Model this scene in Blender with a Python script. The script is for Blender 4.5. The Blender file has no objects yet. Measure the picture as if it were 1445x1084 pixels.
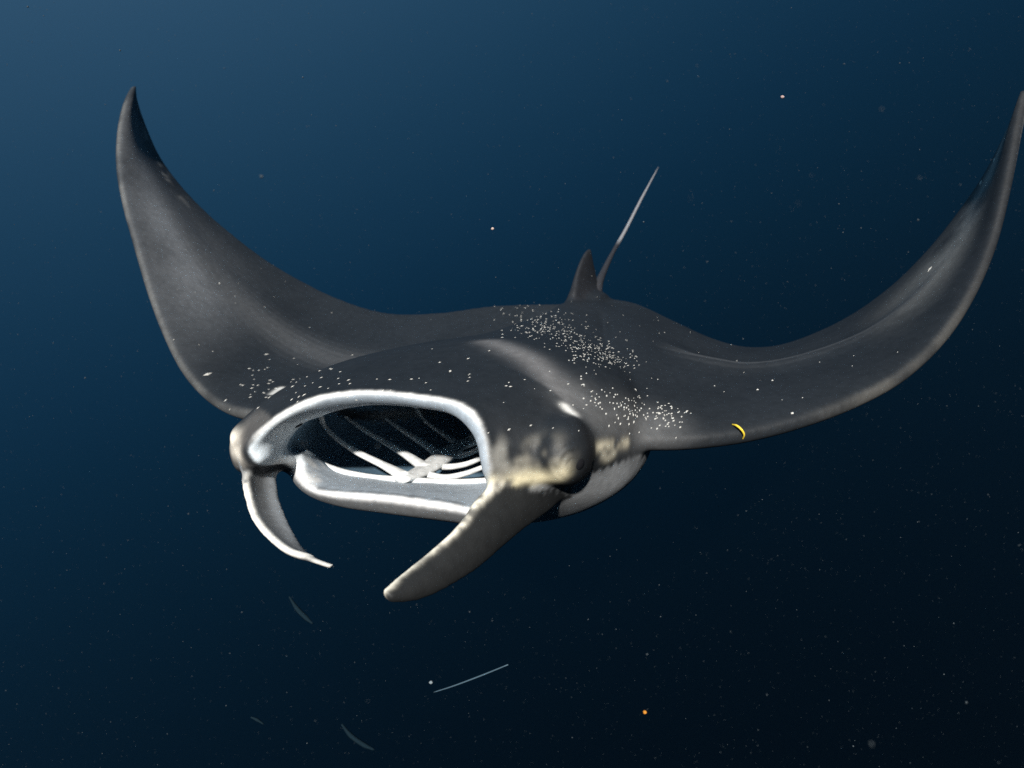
import bpy, math, random
import numpy as np
from mathutils import Vector, Matrix
from mathutils.kdtree import KDTree
from mathutils.bvhtree import BVHTree

random.seed(7); rng = np.random.default_rng(7)
scene = bpy.context.scene
COL = scene.collection

# ------------------------------------------------------------------ camera
F = 941.0                      # focal length in photo pixels
cam_d = bpy.data.cameras.new('camera'); cam = bpy.data.objects.new('camera', cam_d)
COL.objects.link(cam); scene.camera = cam
cam.location = (0, 0, 0); cam.rotation_euler = (math.radians(90), 0, 0)
cam_d.sensor_width = 36; cam_d.lens = 36 * F / 1445
cam_d.clip_start = .02; cam_d.clip_end = 200
cam_d.dof.use_dof = True; cam_d.dof.focus_distance = 1.42; cam_d.dof.aperture_fstop = 3.2

# ------------------------------------------------------------------ open water all round (world) and sun
world = bpy.data.worlds.new('World'); scene.world = world; world.use_nodes = True
nt = world.node_tree; nt.nodes.clear()
tc = nt.nodes.new('ShaderNodeTexCoord')
dot = nt.nodes.new('ShaderNodeVectorMath'); dot.operation = 'DOT_PRODUCT'
UP = Vector((-.42, .0, .91)).normalized()          # towards the brightest water: the surface, on the sun's side
dot.inputs[1].default_value = UP
mr = nt.nodes.new('ShaderNodeMapRange'); mr.inputs[1].default_value = -1; mr.inputs[2].default_value = 1
ramp = nt.nodes.new('ShaderNodeValToRGB')
bg = nt.nodes.new('ShaderNodeBackground'); out = nt.nodes.new('ShaderNodeOutputWorld')
nt.links.new(tc.outputs['Generated'], dot.inputs[0]); nt.links.new(dot.outputs['Value'], mr.inputs[0])
nt.links.new(mr.outputs[0], ramp.inputs[0]); nt.links.new(ramp.outputs[0], bg.inputs[0]); nt.links.new(bg.outputs[0], out.inputs[0])
bg.inputs[1].default_value = .72
cr = ramp.color_ramp; cr.interpolation = 'LINEAR'
NST = 24                              # water light falls off exponentially away from the bright surface
while len(cr.elements) < NST: cr.elements.new(.5)
for k in range(NST):
    f = k / (NST - 1); g = .93 * math.exp(-4.22 + 2.85 * (2 * f - 1)); rd = .14 + .26 * max(0, min(1, (f - .55) / .3)) ** 1.5
    cr.elements[k].position = f; cr.elements[k].color = (g * rd, g, g * (2.25 - .6 * max(0, min(1, (f - .6) / .3))), 1)

sun_d = bpy.data.lights.new('sun', 'SUN'); sun = bpy.data.objects.new('sun', sun_d); COL.objects.link(sun)
sun_d.energy = 5.0; sun_d.angle = math.radians(2.0); sun_d.color = (1.0, .965, .91)
SUN_TRAVEL = Vector((.14, .93, -.34)).normalized()
sun.rotation_euler = SUN_TRAVEL.to_track_quat('-Z', 'Y').to_euler(); sun.location = (-1, -3, 3)

scene.render.engine = 'CYCLES'
scene.view_settings.view_transform = 'Standard'; scene.view_settings.look = 'None'
scene.view_settings.exposure = .5; scene.view_settings.gamma = 1
scene.cycles.max_bounces = 6; scene.cycles.volume_bounces = 0
scene.cycles.use_denoising = False

# ------------------------------------------------------------------ helpers
def P(u, v, d):                      # photo pixel at a distance -> point
    return np.array([(u - 722.5) / F * d, d, (542.0 - v) / F * d])
AX = np.array([.39, .92]); LX = np.array([.92, -.39]); M0 = np.array([-.245, 1.30])
def B(a, l, z):                      # along the back, across it, height
    q = M0 + a * AX + l * LX
    return np.array([q[0], q[1], z])
def link(name, me, mat=None, parent=None, smooth=True):
    o = bpy.data.objects.new(name, me); COL.objects.link(o)
    if mat: me.materials.append(mat)
    if parent: o.parent = parent
    if smooth and len(me.polygons): me.polygons.foreach_set('use_smooth', [True] * len(me.polygons))
    return o
def mesh(name, verts, faces):
    me = bpy.data.meshes.new(name); me.from_pydata([tuple(map(float, v)) for v in verts], [], [tuple(f) for f in faces]); me.update()
    return me
def sm(x, a, b):
    t = np.clip((x - a) / (b - a), 0, 1); return t * t * (3 - 2 * t)
def hermite(pts, n, knots=None):     # pts (K,...) -> refined, chord-length Catmull-Rom; returns samples and float index
    pts = np.asarray(pts, float); K = len(pts)
    if knots is None:
        dd = np.sqrt(((pts[1:] - pts[:-1]) ** 2).reshape(K - 1, -1).sum(1)); knots = np.concatenate([[0], np.cumsum(np.maximum(dd, 1e-5) ** .5)])
    tan = np.zeros_like(pts)
    sh = (-1,) + (1,) * (pts.ndim - 1)
    dk = np.diff(knots); sl = (pts[1:] - pts[:-1]) / dk.reshape(sh)
    tan[1:-1] = (sl[:-1] * dk[1:].reshape(sh) + sl[1:] * dk[:-1].reshape(sh)) / (dk[1:] + dk[:-1]).reshape(sh)
    tan[0] = sl[0]; tan[-1] = sl[-1]
    o, idx = [], []
    for k in range(K - 1):
        m = n if np.isscalar(n) else n[k]
        for j in range(m):
            t = j / m; h = dk[k]
            o.append((2*t**3-3*t**2+1)*pts[k] + (t**3-2*t**2+t)*h*tan[k] + (-2*t**3+3*t**2)*pts[k+1] + (t**3-t**2)*h*tan[k+1]); idx.append(k + t)
    o.append(pts[-1]); idx.append(K - 1)
    return np.array(o), np.array(idx)
def closed(pts, n):
    pts = np.asarray(pts, float); w = np.concatenate([pts[-2:], pts, pts[:3]])
    o, idx = hermite(w, n); a = 2 * n; b = (2 + len(pts)) * n
    return o[a:b], idx[a:b] - 2
def ring_faces(rows, cols):
    f = []
    for r in range(rows - 1):
        for c in range(cols):
            c2 = (c + 1) % cols
            f.append((r*cols+c, r*cols+c2, (r+1)*cols+c2, (r+1)*cols+c))
    return f
SRC_V, SRC_F, SRC_L = [], [], []      # source shapes of the body, each sample tagged (piece, r, c, side)
def add_piece(piece, rows, R, C, S):
    n0 = len(SRC_V); nr, nc = rows.shape[:2]
    SRC_V.extend(rows.reshape(-1, 3)); SRC_L.extend([(piece, R[i, j], C[i, j], S[i, j]) for i in range(nr) for j in range(nc)])
    for f in ring_faces(nr, nc): SRC_F.append(tuple(n0 + k for k in f))
    for row, rev in ((0, True), (nr - 1, False)):
        c = len(SRC_V); SRC_V.append(rows[row].mean(0)); SRC_L.append((piece, R[row, 0], C[row, 0], S[row, 0]))
        for j in range(nc):
            a, b = n0 + row*nc + j, n0 + row*nc + (j+1) % nc
            SRC_F.append((b, a, c) if rev else (a, b, c))
def blade(piece, LE, TE, thick, camber, sub=11, nc=22, hint=(0, 0, 1)):
    le, si = hermite(LE, sub); te, _ = hermite(TE, sub)
    s = si / (len(LE) - 1)
    c = (1 - np.cos(np.linspace(0, math.pi, nc))) / 2
    M = le[:, None] * (1 - c)[None, :, None] + te[:, None] * c[None, :, None]
    def nrm(M):
        ds = np.gradient(M, axis=0); dc = np.gradient(M, axis=1); N = np.cross(ds, dc)
        N /= np.maximum(np.linalg.norm(N, axis=2, keepdims=True), 1e-9)
        if (N[len(N)//3].mean(0) @ np.array(hint)) < 0: N = -N
        return N
    N = nrm(M); Sg, Cg = np.meshgrid(s, c, indexing='ij')
    for _ in range(2):                # keep normals steady at the collapsed tip
        N[-8:] = N[-9:-8]
    M = M + N * camber(Sg, Cg)[..., None]
    N = nrm(M); N[-8:] = N[-9:-8]
    T = thick(Sg, Cg)[..., None]
    top = M + N * T; bot = M - N * T
    rows = np.concatenate([top, bot[:, ::-1]], axis=1)
    add_piece(piece, rows, np.concatenate([Sg, Sg], 1), np.concatenate([Cg, Cg[:, ::-1]], 1),
              np.concatenate([np.ones_like(Sg), -np.ones_like(Sg)], 1))
    return M
def ellipsoid(piece, c, ax, n=18, m=24):
    th = np.linspace(.02, math.pi - .02, n); ph = np.linspace(0, 2*math.pi, m, endpoint=False)
    d = np.stack([np.sin(th)[:, None]*np.cos(ph)[None], np.sin(th)[:, None]*np.sin(ph)[None], np.repeat(np.cos(th)[:, None], m, 1)], 2)
    rows = np.asarray(c) + d @ np.asarray(ax)
    z = np.zeros((n, m)); add_piece(piece, rows, z, z, z)

# ------------------------------------------------------------------ the manta: shapes
# mouth bag: deep gill chamber -> lining -> lips -> head -> trunk
PHI = [-176, 180, 167, 154, 141, 128, 115, 102, 90, 78, 65, 52, 39, 26, 13, 0, -8, -25, -42, -56, -70, -85, -97, -110, -122, -135, -147, -156, -164, -170]
def section(a, lc, w, zs, zt, zb, p=.85, tilt=0):
    r = []
    for f in PHI:
        f = math.radians(f); cx, sx = math.cos(f), math.sin(f)
        l = w * math.copysign(abs(cx) ** p, cx); h = (zt - zs) if sx > 0 else (zs - zb)
        r.append(B(a, lc + l, zs + h * math.copysign(abs(sx) ** p, sx) - tilt * l))
    return r
px = lambda L: [P(*q) for q in L]
R2 = px([(385,640,1.44),(393,622,1.455),(407,608,1.46),(424,597,1.455),(444,590,1.44),(465,582,1.41),(490,576,1.39),(525,572,1.365),(560,573,1.345),(598,577,1.32),
 (634,584,1.295),(652,594,1.275),(666,608,1.26),(676,624,1.25),(681,642,1.245),(684,658,1.245),(689,678,1.27),(700,696,1.35),(708,692,1.46),(692,680,1.56),
 (650,683,1.58),(604,681,1.59),(562,679,1.60),(520,675,1.61),(482,668,1.63),(457,658,1.62),(438,645,1.59),(428,634,1.55),(417,641,1.52),(400,646,1.48)])
R3 = px([(362,655,1.41),(349,638,1.395),(362,617,1.385),(386,596,1.37),(415,577,1.355),(445,564,1.345),(480,557,1.335),(520,554,1.32),(560,556,1.30),(600,561,1.28),
 (640,568,1.255),(660,579,1.24),(674,594,1.225),(683,612,1.215),(688,634,1.21),(690,655,1.21),(694,678,1.225),(708,702,1.28),(702,722,1.345),(682,722,1.375),
 (640,713,1.39),(590,705,1.405),(540,699,1.42),(490,696,1.44),(456,693,1.46),(438,687,1.485),(424,676,1.515),(413,662,1.56),(400,655,1.53),(380,657,1.47)])
R4 = px([(346,665,1.45),(336,640,1.44),(345,612,1.43),(372,588,1.415),(404,568,1.40),(438,553,1.385),(476,546,1.37),(520,543,1.35),(562,545,1.33),(604,550,1.31),
 (648,558,1.28),(673,569,1.26),(690,588,1.24),(700,610,1.23),(705,635,1.225),(709,660,1.225),(716,684,1.245),(728,708,1.32),(714,738,1.37),(686,741,1.40),
 (640,734,1.415),(590,728,1.43),(540,722,1.45),(490,716,1.47),(453,707,1.49),(432,697,1.515),(417,684,1.55),(406,668,1.60),(394,664,1.58),(370,668,1.50)])
R5 = px([(338,658,1.53),(328,628,1.51),(336,601,1.51),(362,574,1.52),(398,549,1.53),(440,528,1.54),(485,514,1.54),(540,506,1.53),(590,506,1.50),(640,511,1.46),
 (698,525,1.40),(742,547,1.35),(778,575,1.315),(802,605,1.29),(812,638,1.28),(800,668,1.28),(768,690,1.285),(772,716,1.37),(745,735,1.44),(700,742,1.49),
 (640,735,1.53),(590,727,1.55),(540,719,1.56),(490,709,1.58),(455,698,1.61),(435,688,1.63),(420,675,1.65),(410,662,1.67),(395,655,1.67),(365,660,1.61)])
rings = [section(.85, -.02, .25, -.02, .07, -.13), section(.50, -.03, .36, -.11, .02, -.275), section(.32, -.035, .385, -.13, .0, -.262), R2, R3, R4, R5,
         section(.36, -.03, .45, -.13, .105, -.335), section(.70, -.01, .38, -.09, .160, -.29, .95), section(1.05, .01, .20, .06, .252, -.07, 1),
         section(1.32, 0, .12, .225, .315, .13), section(1.50, 0, .035, .315, .335, .285)]
rr = np.array([closed(r, 8)[0] for r in rings]); ci = closed(rings[0], 8)[1]
kn = np.concatenate([[0], np.cumsum(np.sqrt(np.linalg.norm(np.diff(rr, axis=0), axis=2).mean(1)))])
bag, ri = hermite(rr, [10, 8, 9, 9, 9, 10, 12, 8, 8, 6, 5], kn); ri = np.interp(ri, range(12), [0, 1, 1.6, 2, 3, 4, 5, 6, 7, 8, 9, 10])
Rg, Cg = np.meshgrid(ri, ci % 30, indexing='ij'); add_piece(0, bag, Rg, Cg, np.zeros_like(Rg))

# wings: leading and trailing edges, root to tip
LW = [B(.35,-.38,-.05), P(450,566,1.80), P(390,585,1.88), P(345,586,1.93), P(300,568,2.02), P(262,530,2.08), P(235,480,2.14), P(212,420,2.21),
      P(190,345,2.29), P(175,290,2.36), P(166,235,2.43), P(168,180,2.52), P(178,140,2.60), P(187,122,2.65)]
LT = [P(810,430,2.70), P(700,433,2.75), P(620,443,2.77), P(545,443,2.80), P(480,424,2.82), P(420,395,2.83), P(372,366,2.83), P(332,336,2.82),
      P(290,300,2.80), P(254,262,2.78), P(225,222,2.75), P(204,175,2.71), P(193,142,2.67), P(190,121,2.66)]
RW = [B(.34,.37,-.12), P(890,626,1.45), P(945,628,1.455), P(1000,624,1.46), P(1050,617,1.47), P(1120,600,1.485), P(1200,572,1.515), P(1270,535,1.555),
      P(1330,480,1.605), P(1370,420,1.655), P(1400,350,1.71), P(1420,270,1.76), P(1437,180,1.82), P(1447,128,1.85)]
RT = [P(850,422,2.68), P(895,430,2.60), P(950,455,2.50), P(1003,479,2.42), P(1048,491,2.36), P(1095,490,2.31), P(1150,472,2.27), P(1205,444,2.22),
      P(1262,402,2.16), P(1310,354,2.10), P(1352,302,2.04), P(1388,250,1.98), P(1424,182,1.90), P(1449,127,1.86)]
def wing_thick(S, C, r=.045):
    t = r * (1 - S) ** 1.3 + .010
    prof = np.clip(2.9 * np.sqrt(np.clip(C, 0, 1)) * (1 - C) ** 1.7, 0, None)
    return t * prof + .0072 * np.ones_like(C) * (1 - .15 * S)
def camber_left(S, C):
    return -.12 * np.sin(math.pi * C ** .95) * (1 - sm(S, 0, .42)) + .02 * np.sin(math.pi * C) * sm(S, .3, .6) * (1 - S) - .012 * np.exp(-((C - .72) / .13) ** 2) * sm(S, .15, .4) * (1 - sm(S, .5, .78))
def camber_right(S, C):
    w = sm(S, .08, .25) * (1 - sm(S, .38, .72))
    return .02 * np.sin(math.pi * C) * (1 - S) + w * (.022 * np.exp(-((C - .47) / .07) ** 2) - .020 * np.exp(-((C - .64) / .12) ** 2))
blade(1, LW, LT, wing_thick, camber_left, nc=40)
blade(2, RW, RT, wing_thick, camber_right, nc=40)
# horn fins
FA = px([(735,668,1.26),(693,682,1.235),(671,704,1.21),(648,737,1.175),(604,779,1.125),(565,811,1.08),(546,828,1.055),(536,838,1.04)])
FB = px([(815,676,1.40),(790,708,1.36),(748,740,1.30),(714,768,1.24),(674,803,1.18),(628,832,1.12),(590,846,1.085),(545,849,1.05)])
blade(3, FA, FB, lambda S, C: .0045 * np.exp(-(C / .10) ** 2) * (1 - .25 * S) + .0066 + .006 * np.sin(math.pi * C) * (1 - S), lambda S, C: .014 * np.sin(math.pi * C), hint=(1, -1, -.5), nc=26)
GA = px([(349,630,1.45),(343,664,1.44),(346,694,1.40),(357,731,1.345),(377,756,1.30),(405,777,1.25),(440,785,1.20),(471,795,1.15)])
GB = px([(424,630,1.66),(394,664,1.57),(394,699,1.48),(405,729,1.41),(418,755,1.345),(431,774,1.285),(447,788,1.21),(473,798,1.155)])
blade(4, GA, GB, lambda S, C: .0015 * np.exp(-(C / .12) ** 2) + .0068 + .002 * (1 - S), lambda S, C: -.010 * np.sin(math.pi * C) * (1 - S * .6), hint=(1, -1, 0), nc=26)
# dorsal fin
DA = [P(795,440,2.44), P(806,415,2.47), P(811,394,2.50), P(818,372,2.53), P(826,356,2.56), P(831,351,2.58)]
DB = [P(850,445,2.66), P(845,418,2.66), P(841,398,2.66), P(838,380,2.64), P(835,364,2.61), P(833,351,2.59)]
blade(5, DA, DB, lambda S, C: .006 + .016 * (1 - S) * np.sin(math.pi * C) ** .8 + .02 * (1 - S) ** 4, lambda S, C: 0 * C, hint=(1, 0, 0), nc=18)
# eye bulges
LXv = np.array([LX[0], LX[1], 0]); AXv = np.array([AX[0], AX[1], 0]); UZ = np.array([0, 0, 1.])
ellipsoid(6, P(798,636,1.30), [LXv * .056, AXv * .085, UZ * .070])
ellipsoid(8, P(806,441,2.46), [LXv * .040, AXv * .26 + UZ * .05, UZ * .045])
ellipsoid(8, P(841,424,2.60), [LXv * .045, AXv * .12 + UZ * .02, UZ * .035])
ellipsoid(7, P(364,617,1.50), [LXv * .042, AXv * .075, UZ * .050])

def vnoise(p, f, seed=0):
    p = p * f + seed * 17.3; i = np.floor(p).astype(np.int64); t = p - i; t = t * t * (3 - 2 * t)
    def h(a, b, c):
        n = (a * 73856093) ^ (b * 19349663) ^ (c * 83492791); n = (n ^ (n >> 13)) * 1274126177; return ((n ^ (n >> 16)) & 0xffff) / 65535.
    r = 0
    for a in (0, 1):
        for b in (0, 1):
            for c in (0, 1):
                r = r + h(i[:, 0]+a, i[:, 1]+b, i[:, 2]+c) * np.where(a, t[:, 0], 1-t[:, 0]) * np.where(b, t[:, 1], 1-t[:, 1]) * np.where(c, t[:, 2], 1-t[:, 2])
    return r
def vnoise0(p, f): return vnoise(p, f, 3)
me = mesh('manta_source', SRC_V, SRC_F)
tmp = bpy.data.objects.new('manta_source', me); COL.objects.link(tmp)
md = tmp.modifiers.new('remesh', 'REMESH'); md.mode = 'VOXEL'; md.voxel_size = .0046; md.adaptivity = 0
dg = bpy.context.evaluated_depsgraph_get()
body_me = bpy.data.meshes.new_from_object(tmp.evaluated_get(dg)); body_me.name = 'body'
bpy.data.objects.remove(tmp); bpy.data.meshes.remove(me)

nv = len(body_me.vertices); V = np.empty(nv * 3, np.float32); body_me.vertices.foreach_get('co', V); V = V.reshape(-1, 3).astype(float)
ne = len(body_me.edges); E = np.empty(ne * 2, np.int32); body_me.edges.foreach_get('vertices', E); E = E.reshape(-1, 2)
deg = np.bincount(E.ravel(), minlength=nv).astype(float)
def lap(V):
    o = np.empty_like(V)
    for k in range(3):
        o[:, k] = np.bincount(E[:, 0], V[E[:, 1], k], nv) + np.bincount(E[:, 1], V[E[:, 0], k], nv)
    return o / deg[:, None] - V
# source lookup for every skin vertex
kd = KDTree(len(SRC_V))
for i, p in enumerate(SRC_V): kd.insert(p, i)
kd.balance()
near = np.fromiter((kd.find(v)[1] for v in V), np.int64, nv)
L = np.array(SRC_L)[near]; PC, LR, LC, LS = L[:, 0], L[:, 1], L[:, 2], L[:, 3]
# extra smoothing where pieces meet
mixed = np.zeros(nv); d_ = (PC[E[:, 0]] != PC[E[:, 1]]); mixed[E[d_].ravel()] = 1
for _ in range(26): mixed = np.maximum(mixed, .96 * (np.bincount(E[:, 0], mixed[E[:, 1]], nv) + np.bincount(E[:, 1], mixed[E[:, 0]], nv)) / deg)
mixed = sm(mixed, .06, .4)
mixed *= np.where(np.isin(PC, (6, 7)), .5, 1)
for _ in range(45): V += .6 * mixed[:, None] * lap(V)
for _ in range(8):
    V += .6 * lap(V); V -= .62 * lap(V)
for _ in range(12): V += .5 * lap(V)
thin = (np.isin(PC, (3, 4)) & ((LC > .7) | (LC < .06))).astype(float)
for _ in range(4): thin = (np.bincount(E[:, 0], thin[E[:, 1]], nv) + np.bincount(E[:, 1], thin[E[:, 0]], nv)) / deg
for _ in range(14): V += .5 * thin[:, None] * lap(V)
body_me.vertices.foreach_set('co', V.astype(np.float32).ravel()); body_me.update()
NRM = np.empty(nv * 3, np.float32); body_me.vertices.foreach_get('normal', NRM); NRM = NRM.reshape(-1, 3)
def hit0(u, v):
    b0 = BVHTree.FromPolygons([tuple(v_) for v_ in V], [tuple(p.vertices) for p in body_me.polygons]); return np.array(b0.ray_cast(Vector((0, 0, 0)), Vector(P(u, v, 1.)).normalized())[0])
EYE = hit0(811, 656); de = np.linalg.norm(V - EYE, axis=1)      # creased eyelid skin
wq = vnoise(V, 30, 4); side = sm(-(V - EYE) @ np.array([.8, .3, -.35]), -.006, .016)
V += NRM * (.0020 * np.sin((de + .014 * wq) * 2 * math.pi / .012) * sm(de, .010, .018) * (1 - sm(de, .030, .048)) * side * (.4 + .9 * vnoise(V, 55, 8)))[:, None]
# soft lumps on the head's side
V += NRM * (.006 * (vnoise0(V, 26) - .5) * (1 - sm(np.linalg.norm(V - hit0(755, 655), axis=1), .04, .10)))[:, None]
body_me.vertices.foreach_set('co', V.astype(np.float32).ravel()); body_me.update()
bvh = BVHTree.FromPolygons([tuple(v) for v in V], [tuple(p.vertices) for p in body_me.polygons])
def hit(u, v):                        # where a photo pixel meets the skin
    q = Vector(P(u, v, 1.0)).normalized(); h = bvh.ray_cast(Vector((0, 0, 0)), q)
    return h[0], h[1]
def curve_dist(pts, n=10):
    q = [hit(*p)[0] for p in pts]; q = np.array([x for x in q if x is not None])
    if len(q) < 2: return np.full(nv, 9.)
    q, _ = hermite(q, n); d = np.full(nv, 9.)
    for p in q: d = np.minimum(d, ((V - p) ** 2).sum(1))
    return np.sqrt(d)

# ------------------------------------------------------------------ skin colours (markings of the animal, plus some painted light and shade)
def fbm(f, seed=0): return (vnoise(V, f, seed) * .5 + vnoise(V, f * 2.1, seed + 1) * .3 + vnoise(V, f * 4.3, seed + 2) * .2)
n1, n2, n3 = fbm(6, 1), fbm(22, 2), fbm(70, 5)
C = np.tile(np.array([.0160, .0187, .0222]), (nv, 1)) * (.75 + .5 * n1)[:, None]  # dark skin, with a blue tint standing in for water haze
def lay(mask, col, amt=1.0):
    global C
    m = np.clip(mask * amt, 0, 1)[:, None]; C = C * (1 - m) + np.asarray(col) * m
bagm = PC == 0
wl, wr = PC == 1, PC == 2
# wings: pale bands
lay(wl * (LS > 0) * sm(LR, .32, .60) * (1 - sm(LR, .84, .97)) * np.exp(-((LC - .36) / .30) ** 2) * sm(n1, -.35, .55), (.20, .208, .22), .95)
lay(wl * (LS > 0) * np.exp(-((LC - .52) / .10) ** 2) * (1 - sm(LR, .5, .8)) * sm(LR, .05, .2), (.075, .077, .08), .8)
lay(wl * (LS > 0) * sm(LR, .6, .75) * (1 - sm(LR, .9, .96)) * np.exp(-((LC - .80) / .10) ** 2) * sm(n2, .48, .66), (.22, .22, .215), .9)
lay(wl * sm(.014 - LC, 0, .014) * sm(n1, .2, .6), (.13, .13, .125), .7)
lay(wr * (LS > 0) * sm(LR, .50, .78) * (1 - sm(LR, .95, 1.)) * np.exp(-((LC - .56) / .24) ** 2) * sm(LC, .06, .3) * sm(n1, .12, .55), (.30, .297, .28), .95)
lay(wr * (LS > 0) * np.exp(-((LC - .50) / .05) ** 2) * sm(LR, .1, .2) * (1 - sm(LR, .6, .8)), (.075, .078, .082), .8)  # grazing light along the wing crest, painted as a pale line
lay(wr * sm(.022 - LC, 0, .022) * sm(LR, .38, .5) * sm(n1, .1, .5), (.085, .082, .075), .7)
lay(wr * (1 - sm(LC, .04, .25)) * sm(LR, .55, .8), (.014, .016, .019), .9)  # outer front edge painted darker, to offset the sun catching it
# belly and undersides
lay(((wl | wr) & (LS < 0)) * sm(LC, .05, .16), (.45, .46, .46), .5)
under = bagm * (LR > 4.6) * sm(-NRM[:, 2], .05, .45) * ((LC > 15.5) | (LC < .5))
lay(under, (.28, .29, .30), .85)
# shoulder bar
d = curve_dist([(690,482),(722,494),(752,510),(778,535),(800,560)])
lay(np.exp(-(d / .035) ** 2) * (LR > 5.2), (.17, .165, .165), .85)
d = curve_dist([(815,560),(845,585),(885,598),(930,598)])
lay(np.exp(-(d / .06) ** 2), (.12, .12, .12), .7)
# gill chamber and mouth lining
up = (LC > .2) & (LC < 16.6); low = ~up
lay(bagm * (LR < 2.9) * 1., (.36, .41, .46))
lay(bagm * (LR < 2.95) * ((LC < 5) | (LC > 26)), (.72, .79, .84))  # side wall lining painted lighter to make up for weak ambient light
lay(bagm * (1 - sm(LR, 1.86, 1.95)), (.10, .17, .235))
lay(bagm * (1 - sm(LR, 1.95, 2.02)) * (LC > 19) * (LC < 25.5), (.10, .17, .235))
lay(bagm * up * sm(LR, 2.84, 2.96) * (1 - sm(LR, 3.20 + .05 * (n2 - .5), 3.40 + .05 * (n2 - .5))) * sm(LC, 1.0, 3.4) * (1 - .65 * sm(LC, 11.5, 13)), (.88, .87, .84))
lay(bagm * up * (LC > 3) * (LC < 13) * sm(LR, 2.2, 2.4) * (1 - sm(LR, 2.6, 2.8)), (.30, .35, .40), .8)
lay(bagm * up * (LC < 3.2) * sm(LR, 3.3, 3.5) * (1 - sm(LR, 4.2, 4.9)), (.10, .095, .09), .8)
lj = bagm * (LC > 17.5) * (LC < 27)
lay(lj * sm(LR, 2.9, 3.0) * (1 - sm(LR, 3.3, 3.6)), (.70, .70, .70))  # front highlight of the lower jaw, painted white
lay(lj * sm(LR, 3.3, 3.6) * (1 - sm(LR, 4.3, 5.)), (.16, .165, .17))
lay(lj * np.exp(-((LR - 2.86) / .05) ** 2) * (LC < 25.5) * sm(n3, .2, .5), (.05, .05, .05), .9)
lay(bagm * (LC > 24.5) * (LC < 29) * (LR > 1.9) * (LR < 2.9) * sm(n2, .35, .6), (.75, .75, .74), .8)
# right horn fin: mottled white rolled edge, dark face with its shade painted in
f3 = PC == 3
lay(f3 * 1., (.018, .019, .0195))
e = (1 - sm(LC, .06 + .05 * (n3 - .5) + .08 * sm(LR, .75, .95), .13 + .06 * (n3 - .5) + .12 * sm(LR, .75, .95)))
lay(f3 * e * sm(LR, .05, .12), (.84, .79, .66))
lay(f3 * (1 - sm(LC, .08, .16)) * sm(fbm(95, 9), .50, .56) * (1 - sm(LR, .5, .85)), (.05, .05, .05), .9)
# left horn fin
f4 = PC == 4
lay(f4 * 1., (.13, .135, .14))
lay(f4 * sm(LC, .45, .85) * (1 - sm(LR, .3, .9)), (.30, .32, .34), .8)
lay(f4 * (1 - sm(LR, .05, .22)), (.36, .39, .42), .8)
lay(f4 * (1 - sm(LC, .03 + .05 * LR, .09 + .06 * LR)) * sm(LR, .12, .25) * sm(n3 + .35 * LR, .35, .55), (.80, .77, .70))
lay(f4 * sm(LR, .84, .9), (.75, .72, .66), .9)
# eyes: pale creased skin in front, dark bulge behind
d = curve_dist([(700,682),(722,680),(745,676),(770,676),(793,668)])
lay((PC != 3) * np.exp(-(d / .017) ** 2) * sm(n2, .25, .5), (.74, .66, .44), .95)
d = curve_dist([(735,650),(755,640),(775,640),(790,655)])
lay(np.exp(-(d / .026) ** 2) * sm(n2, .30, .62), (.42, .39, .32), .75)
d = curve_dist([(700,650),(705,625),(712,650),(705,675)])
lay((bagm & (LR > 3.3)) * np.exp(-(d / .018) ** 2) * sm(n2, .3, .6), (.33, .32, .29), .7)
d = curve_dist([(822,600),(832,625),(832,655),(818,678)])
lay(np.exp(-(d / .02) ** 2), (.012, .012, .013), .9)
d = curve_dist([(327,618),(327,632),(336,640)])
lay(np.exp(-(d / .020) ** 2) * ((PC == 7) | bagm), (.80, .74, .64), .95)
d = curve_dist([(797,573),(802,579),(810,584)], 4)
lay(np.exp(-(d / .009) ** 2), (.85, .83, .78))
d = curve_dist([(384,556),(392,550),(398,547)], 4)
lay(np.exp(-(d / .008) ** 2), (.85, .83, .78))
d = curve_dist([(842,632),(860,628),(885,625)], 6)
lay(np.exp(-(d / .010) ** 2) * sm(n2, .25, .5), (.62, .56, .42), .9)
d = curve_dist([(852,643),(858,647),(866,641)], 4)
lay(np.exp(-(d / .010) ** 2), (.50, .46, .36), .8)
lay((PC == 5) * 1., (.018, .019, .022))

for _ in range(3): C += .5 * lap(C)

def principled(name, rough=.5, spec=.25):
    m = bpy.data.materials.new(name); m.use_nodes = True
    b = m.node_tree.nodes['Principled BSDF']; b.inputs['Roughness'].default_value = rough; b.inputs['Specular IOR Level'].default_value = spec
    return m, m.node_tree, b
def flat(name, col, rough=.55, spec=.2, noise=0, scale=60, bump=0):
    m, t, b = principled(name, rough, spec)
    if noise:
        n = t.nodes.new('ShaderNodeTexNoise'); n.inputs['Scale'].default_value = scale; n.inputs['Detail'].default_value = 5
        co = t.nodes.new('ShaderNodeTexCoord'); t.links.new(co.outputs['Object'], n.inputs['Vector'])
        r = t.nodes.new('ShaderNodeValToRGB'); r.color_ramp.elements[0].position = .3; r.color_ramp.elements[1].position = .7
        r.color_ramp.elements[0].color = (*[c * (1 - noise) for c in col], 1); r.color_ramp.elements[1].color = (*[min(1, c * (1 + noise * .4)) for c in col], 1)
        t.links.new(n.outputs['Fac'], r.inputs[0]); t.links.new(r.outputs[0], b.inputs['Base Color'])
        if bump:
            bp = t.nodes.new('ShaderNodeBump'); bp.inputs['Strength'].default_value = bump; bp.inputs['Distance'].default_value = .004
            t.links.new(n.outputs['Fac'], bp.inputs['Height']); t.links.new(bp.outputs[0], b.inputs['Normal'])
    else: b.inputs['Base Color'].default_value = (*col, 1)
    return m
skin, t, b = principled('manta_skin', .55, .25)
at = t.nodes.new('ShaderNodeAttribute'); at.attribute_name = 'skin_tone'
co = t.nodes.new('ShaderNodeTexCoord')
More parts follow.
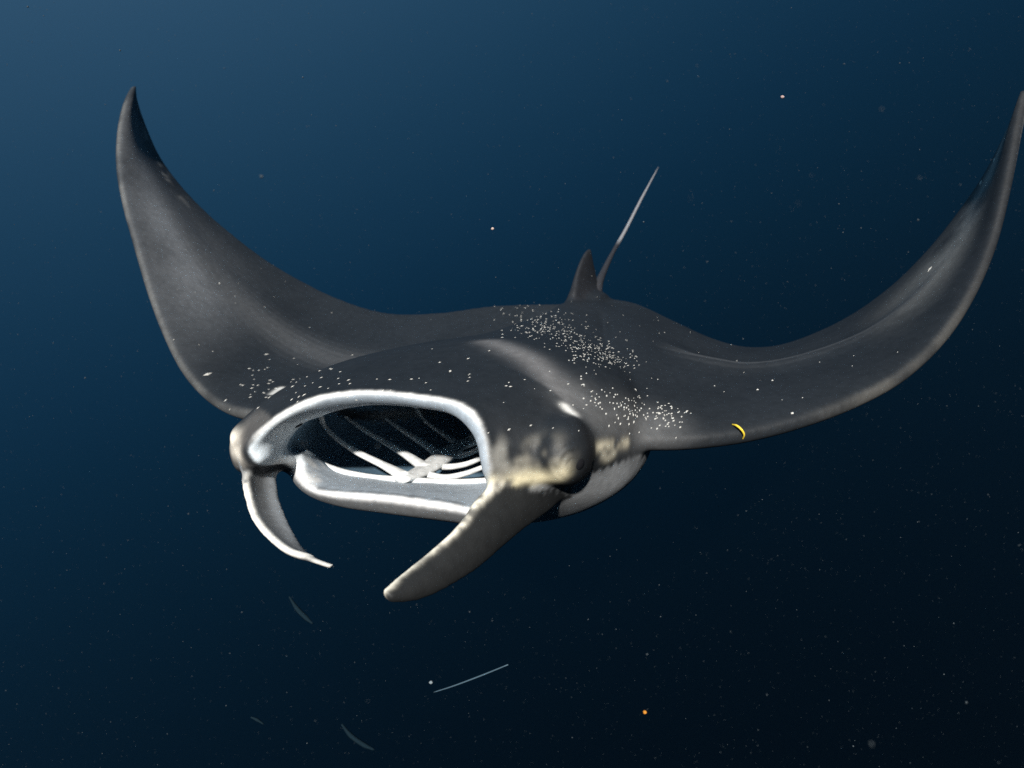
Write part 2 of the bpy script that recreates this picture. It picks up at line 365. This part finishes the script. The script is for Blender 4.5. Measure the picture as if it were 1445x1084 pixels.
n = t.nodes.new('ShaderNodeTexNoise'); n.inputs['Scale'].default_value = 45; n.inputs['Detail'].default_value = 8; n.inputs['Roughness'].default_value = .65
t.links.new(co.outputs['Object'], n.inputs['Vector'])
mp = t.nodes.new('ShaderNodeMapRange'); mp.inputs[1].default_value = .3; mp.inputs[2].default_value = .7; mp.inputs[3].default_value = .80; mp.inputs[4].default_value = 1.16
t.links.new(n.outputs['Fac'], mp.inputs[0])
mx = t.nodes.new('ShaderNodeVectorMath'); mx.operation = 'SCALE'
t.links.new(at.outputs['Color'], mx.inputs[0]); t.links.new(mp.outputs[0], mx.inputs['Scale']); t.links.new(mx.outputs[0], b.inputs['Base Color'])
nb = t.nodes.new('ShaderNodeTexNoise'); nb.inputs['Scale'].default_value = 260; nb.inputs['Detail'].default_value = 4
t.links.new(co.outputs['Object'], nb.inputs['Vector'])
bp = t.nodes.new('ShaderNodeBump'); bp.inputs['Strength'].default_value = .25; bp.inputs['Distance'].default_value = .002
t.links.new(nb.outputs['Fac'], bp.inputs['Height']); t.links.new(bp.outputs[0], b.inputs['Normal'])

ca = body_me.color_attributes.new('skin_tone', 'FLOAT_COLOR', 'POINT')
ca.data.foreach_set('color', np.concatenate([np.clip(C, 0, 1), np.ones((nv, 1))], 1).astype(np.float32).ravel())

manta = bpy.data.objects.new('manta_ray', None); COL.objects.link(manta)
manta['label'] = 'large dark manta ray swimming with mouth wide open and wings raised'; manta['category'] = 'manta ray'
body_me.materials.clear()
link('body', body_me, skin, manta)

# ------------------------------------------------------------------ tubes for arches, tail and strands
def tube(pts, rads, name, mat, parent=None, nseg=10, sub=6, flat_=1.0, hint=(0, 0, 1)):
    q, qi = hermite(pts, sub); r = np.interp(qi, range(len(rads)), rads)
    T = np.gradient(q, axis=0); T /= np.linalg.norm(T, axis=1, keepdims=True)
    vs = []
    for p, tt, rad in zip(q, T, r):
        s = np.cross(tt, hint); s /= max(np.linalg.norm(s), 1e-6); w = np.cross(s, tt)
        for k in range(nseg):
            a = 2 * math.pi * k / nseg; vs.append(p + rad * (s * math.cos(a) + w * flat_ * math.sin(a)))
    fs = ring_faces(len(q), nseg); n0 = len(vs); vs += [q[0], q[-1]]
    for k in range(nseg):
        fs.append(((k + 1) % nseg, k, n0)); o = (len(q) - 1) * nseg; fs.append((o + k, o + (k + 1) % nseg, n0 + 1))
    return link(name, mesh(name, vs, fs), mat, parent)
arch_m = flat('gill_arch_tissue', (.74, .75, .74), .5, .3, .25, 55, .25)
ridge = [(566,677,1.565),(590,668,1.63),(612,655,1.71),(630,641,1.80),(650,627,1.90),(672,616,2.0)]
tube(px(ridge), [.020, .028, .033, .032, .026, .018], 'throat_ridge', arch_m, manta, flat_=.42, nseg=16)
tube(px([(432,636,1.66),(448,652,1.655),(480,665,1.635),(525,673,1.615),(566,677,1.59),(610,679,1.59),(650,680,1.58),(690,678,1.56)]),
     [.009, .011, .010, .008, .010, .009, .009, .009], 'hyoid_arch', arch_m, manta, flat_=.8)
left = [[(574,674,1.58),(540,656,1.64),(502,637,1.69),(474,618,1.715),(457,600,1.725),(450,580,1.70)],
        [(603,662,1.66),(570,640,1.74),(540,622,1.80),(508,603,1.83),(488,588,1.83),(478,572,1.80)],
        [(626,645,1.77),(604,630,1.85),(582,616,1.90),(552,596,1.93),(535,582,1.92),(528,570,1.90)],
        [(652,629,1.90),(640,622,1.95),(624,611,2.0),(604,597,2.03),(592,584,2.03),(586,572,2.0)]]
for pts in left: tube(px(pts), [.019, .0125, .0105, .009, .008, .008], 'gill_arch', arch_m, manta, flat_=.7)
right = [[(594,667,1.635),(625,674,1.625),(655,669,1.61),(692,655,1.58)], [(610,657,1.71),(632,659,1.69),(658,655,1.675),(692,641,1.65)],
         [(630,642,1.80),(648,643,1.785),(666,638,1.77),(694,624,1.75)], [(648,629,1.90),(662,628,1.89),(676,622,1.88),(696,610,1.86)]]
for pts in right: tube(px(pts), [.011, .0105, .009, .007], 'gill_arch', arch_m, manta, flat_=.8)
# tail whip
tail_m, t, b = principled('tail_skin', .55, .25)
at = t.nodes.new('ShaderNodeTexCoord'); sx = t.nodes.new('ShaderNodeSeparateXYZ'); t.links.new(at.outputs['Object'], sx.inputs[0])
rp = t.nodes.new('ShaderNodeValToRGB'); mpp = t.nodes.new('ShaderNodeMapRange'); mpp.inputs[1].default_value = 2.6; mpp.inputs[2].default_value = 3.4
t.links.new(sx.outputs['Y'], mpp.inputs[0]); t.links.new(mpp.outputs[0], rp.inputs[0]); t.links.new(rp.outputs[0], b.inputs['Base Color'])
rp.color_ramp.elements[0].position = .40; rp.color_ramp.elements[0].color = (.03, .03, .034, 1); rp.color_ramp.elements[1].position = .46; rp.color_ramp.elements[1].color = (.24, .24, .25, 1)
tube(px([(838,428,2.60),(845,400,2.66),(852,383,2.74),(864,358,2.87),(882,326,3.04),(906,279,3.28),(929,236,3.55)]), [.030, .017, .013, .009, .0075, .006, .002], 'tail', tail_m, manta, nseg=12)

# eyes and nostril
eye_m = flat('eye_dark', (.012, .012, .014), .3, .3)
def ball(name, c, ax, mat, parent, n=14, m=20):
    th = np.linspace(0, math.pi, n); vs = [np.asarray(c) + np.array([math.sin(a)*math.cos(p), math.sin(a)*math.sin(p), math.cos(a)]) @ np.asarray(ax)
        for a in th[1:-1] for p in np.linspace(0, 2*math.pi, m, endpoint=False)]
    fs = ring_faces(n - 2, m); k = len(vs); vs += [np.asarray(c) + np.asarray(ax)[2], np.asarray(c) - np.asarray(ax)[2]]
    for j in range(m):
        fs.append(((j + 1) % m, j, k)); o = (n - 3) * m; fs.append((o + j, o + (j + 1) % m, k + 1))
    return link(name, mesh(name, vs, fs), mat, parent)
h, nn = hit(819, 656)
ball('eye', np.array(h) - .0165 * np.array(nn), np.eye(3) * .0195, eye_m, manta)
h, nn = P(364,617,1.50) - LXv * .036 + AXv * .02, np.zeros(3)
ball('eye', np.array(h) - .008 * np.array(nn), np.eye(3) * .013, eye_m, manta)
h, nn = hit(421, 600)
ball('nostril', np.array(h), np.array([[.010, 0, .005], [0, .006, 0], [-.002, 0, .0035]]), flat('nostril_dark', (.02, .022, .025)), manta)

# pale flecks stuck on the skin
fl_v, fl_f = [], []
def fleck(u, v, ln, wd):
    h, nn = hit(u, v)
    if h is None: return
    nn = np.array(nn); h = np.array(h)
    if nn @ h > 0: return
    al = np.array([.55, .35, .5]) + rng.normal(0, .15, 3); al = al - nn * (al @ nn); al /= np.linalg.norm(al); sd = np.cross(nn, al)
    k = len(fl_v); fl_v.extend([h + al*ln, h - al*ln, h + sd*wd, h - sd*wd, h + nn*wd*.8, h - nn*wd*.5])
    for a, b_ in ((0, 2), (2, 1), (1, 3), (3, 0)): fl_f.append((k+a, k+b_, k+4)); fl_f.append((k+b_, k+a, k+5))
def cluster(n, cu, cv, su, sv, tilt, ln, wd):
    for _ in range(n):
        a, b_ = rng.normal(0, su), rng.normal(0, sv); ct, st = math.cos(tilt), math.sin(tilt)
        s_ = rng.uniform(.6, 1.25); fleck(cu + a*ct - b_*st, cv + a*st + b_*ct, ln*s_, wd*s_)
cluster(95, 890, 580, 38, 14, .25, .0042, .0019)
cluster(45, 940, 583, 18, 10, .0, .0042, .0019)
cluster(14, 845, 545, 25, 16, .5, .0042, .0019)
cluster(280, 800, 475, 50, 12, .38, .0034, .0015)
cluster(140, 850, 500, 26, 9, .3, .0034, .0015)
cluster(40, 770, 455, 30, 8, -.3, .004, .0016)
cluster(26, 440, 545, 30, 14, -.35, .0042, .0014)
cluster(24, 700, 550, 60, 28, .2, .0038, .0015)
cluster(30, 365, 540, 26, 16, -.4, .0055, .0018)
cluster(14, 590, 535, 70, 14, 0, .0032, .0014)
cluster(30, 960, 470, 90, 30, .4, .0026, .0013)
cluster(22, 300, 400, 70, 90, .8, .003, .0014)
cluster(12, 1080, 540, 90, 30, -.2, .0035, .0016)
for u, v, l_, w_ in ((293,528,.016,.005),(310,400,.009,.003),(1384,258,.012,.0035),(1403,226,.012,.0035),(1312,380,.012,.003),(376,500,.010,.003),(1090,537,.004,.003),(1069,550,.004,.003),(1118,583,.005,.0035)):
    fleck(u, v, l_, w_)
o = link('skin_flecks', mesh('skin_flecks', fl_v, fl_f), flat('fleck_pale', (.55, .54, .50), .6, .2), manta, smooth=False); o['kind'] = 'stuff'

# ------------------------------------------------------------------ small things in the water
h, nn = hit(1040, 606); h = np.array(h)
q = [P(1033, 599, h[1] + .01), P(1040, 601, h[1] - .008), P(1046, 606, h[1] - .014), P(1050, 613, h[1] - .012), P(1048, 620, h[1])]
hook_m = flat('yellow_plastic', (.80, .58, .05), .4, .3, .2, 200)
o = tube(q, [.0016, .0026, .0026, .0022, .0014], 'yellow_hook', hook_m); o['label'] = "small curved yellow hook caught on the front edge of the manta's wing"; o['category'] = 'hook'

strand_m = flat('strand_pale', (.06, .10, .13), .6, .2)
faint_m = flat('strand_faint', (.008, .017, .024), .8, 0)
def strand(pts, rads, label, mat, group=None):
    o = tube(px(pts), rads, 'drifting_strand', mat, nseg=6); o['label'] = label; o['category'] = 'strand'
strand([(612,977,1.60),(640,968,1.56),(680,953,1.52),(717,938,1.48)], [.0012, .0016, .0018, .0014], 'long thin straight pale strand drifting in the dark water below the manta', strand_m)
strand([(408,842,1.9),(420,860,1.9),(432,872,1.88),(441,880,1.86)], [.002, .007, .007, .002], 'faint short curved strand drifting below the slimmer, white-edged horn fin', faint_m)
strand([(354,1012,1.7),(363,1016,1.7),(372,1022,1.7)], [.002, .004, .0015], 'tiny pale strand alone in the dark water far below the manta', faint_m)
strand([(482,1022,2.3),(495,1038,2.3),(515,1052,2.3),(528,1058,2.3)], [.003, .008, .008, .003], 'very faint broad wisp low in the dark water below the manta', faint_m)

def speck_obj(u, v, d, r, col, label):
    me_ = bpy.data.meshes.new('drifting_particle'); import bmesh
    bm = bmesh.new(); bmesh.ops.create_icosphere(bm, subdivisions=2, radius=r)
    for vv in bm.verts: vv.co *= 1 + rng.normal(0, .09); vv.co.x *= 1.15
    bm.to_mesh(me_); bm.free()
    o = link('drifting_particle', me_, flat('particle', col, .7, .1, .3, 300)); o.location = P(u, v, d)
    o['label'] = label; o['category'] = 'particle'
speck_obj(910, 1005, 1.2, .0034, (.55, .22, .03), 'tiny orange particle drifting in the black water')
speck_obj(1104, 137, 1.3, .0032, (.45, .32, .30), "pinkish particle drifting in blue water between tail and the wing at the picture's side".replace(" at the picture's side", ' with the yellow hook'))
speck_obj(695, 323, 1.4, .0030, (.50, .38, .33), 'tan particle drifting in blue water above the middle of the back')
speck_obj(608, 963, 1.45, .0038, (.20, .24, .26), 'round grey particle just above the long straight strand')

NS = 26000
pp = np.stack([rng.uniform(-3.6, 3.6, NS), rng.uniform(.35, 4.8, NS), rng.uniform(-2.8, 2.8, NS)], 1)
rs = .00055 * np.exp(rng.normal(0, .42, NS)) * (.8 + .25 * pp[:, 1]); rs[:260] *= 2.4
fr = rng.normal(0, 1, (NS, 3)); fr /= np.linalg.norm(fr, axis=1, keepdims=True)
b1 = np.cross(fr, [.3, .5, .8]); b1 /= np.linalg.norm(b1, axis=1, keepdims=True); b2 = np.cross(fr, b1); st = rng.uniform(.8, 1.9, NS)
q = np.stack([fr * st[:, None], -fr * st[:, None], b1, -b1, b2, -b2], 1) * rs[:, None, None] + pp[:, None]
sv = q.reshape(-1, 3)
sf = (np.arange(NS)[:, None, None] * 6 + np.array([(0,2,4),(2,1,4),(1,3,4),(3,0,4),(2,0,5),(1,2,5),(3,1,5),(0,3,5)])[None]).reshape(-1, 3).tolist()
o = link('marine_snow', mesh('marine_snow', sv, sf), flat('snow_pale', (.065, .08, .09), .8, 0)); o['kind'] = 'stuff'
o['label'] = 'fine pale marine snow drifting all through the blue water'; o['category'] = 'marine snow'

# ------------------------------------------------------------------ the murk of the water
X, Y0, Y1, Z = 4.2, -.8, 5.2, 3.2
hv = [(x, y, z) for z in (-Z, Z) for y in (Y0, Y1) for x in (-X, X)]
hz = link('haze', mesh('haze', hv, [(0,2,3,1),(4,5,7,6),(0,1,5,4),(2,6,7,3),(0,4,6,2),(1,3,7,5)]), None, smooth=False); hz['kind'] = 'stuff'
hz['label'] = 'blue murk of the open water'; hz['category'] = 'haze'
hm = bpy.data.materials.new('water_murk'); hm.use_nodes = True; t = hm.node_tree; t.nodes.clear()
pv = t.nodes.new('ShaderNodeVolumePrincipled'); ou = t.nodes.new('ShaderNodeOutputMaterial'); t.links.new(pv.outputs[0], ou.inputs['Volume'])
pv.inputs['Color'].default_value = (.35, .68, .95, 1); pv.inputs['Density'].default_value = .013; pv.inputs['Anisotropy'].default_value = .84
hz.data.materials.append(hm)
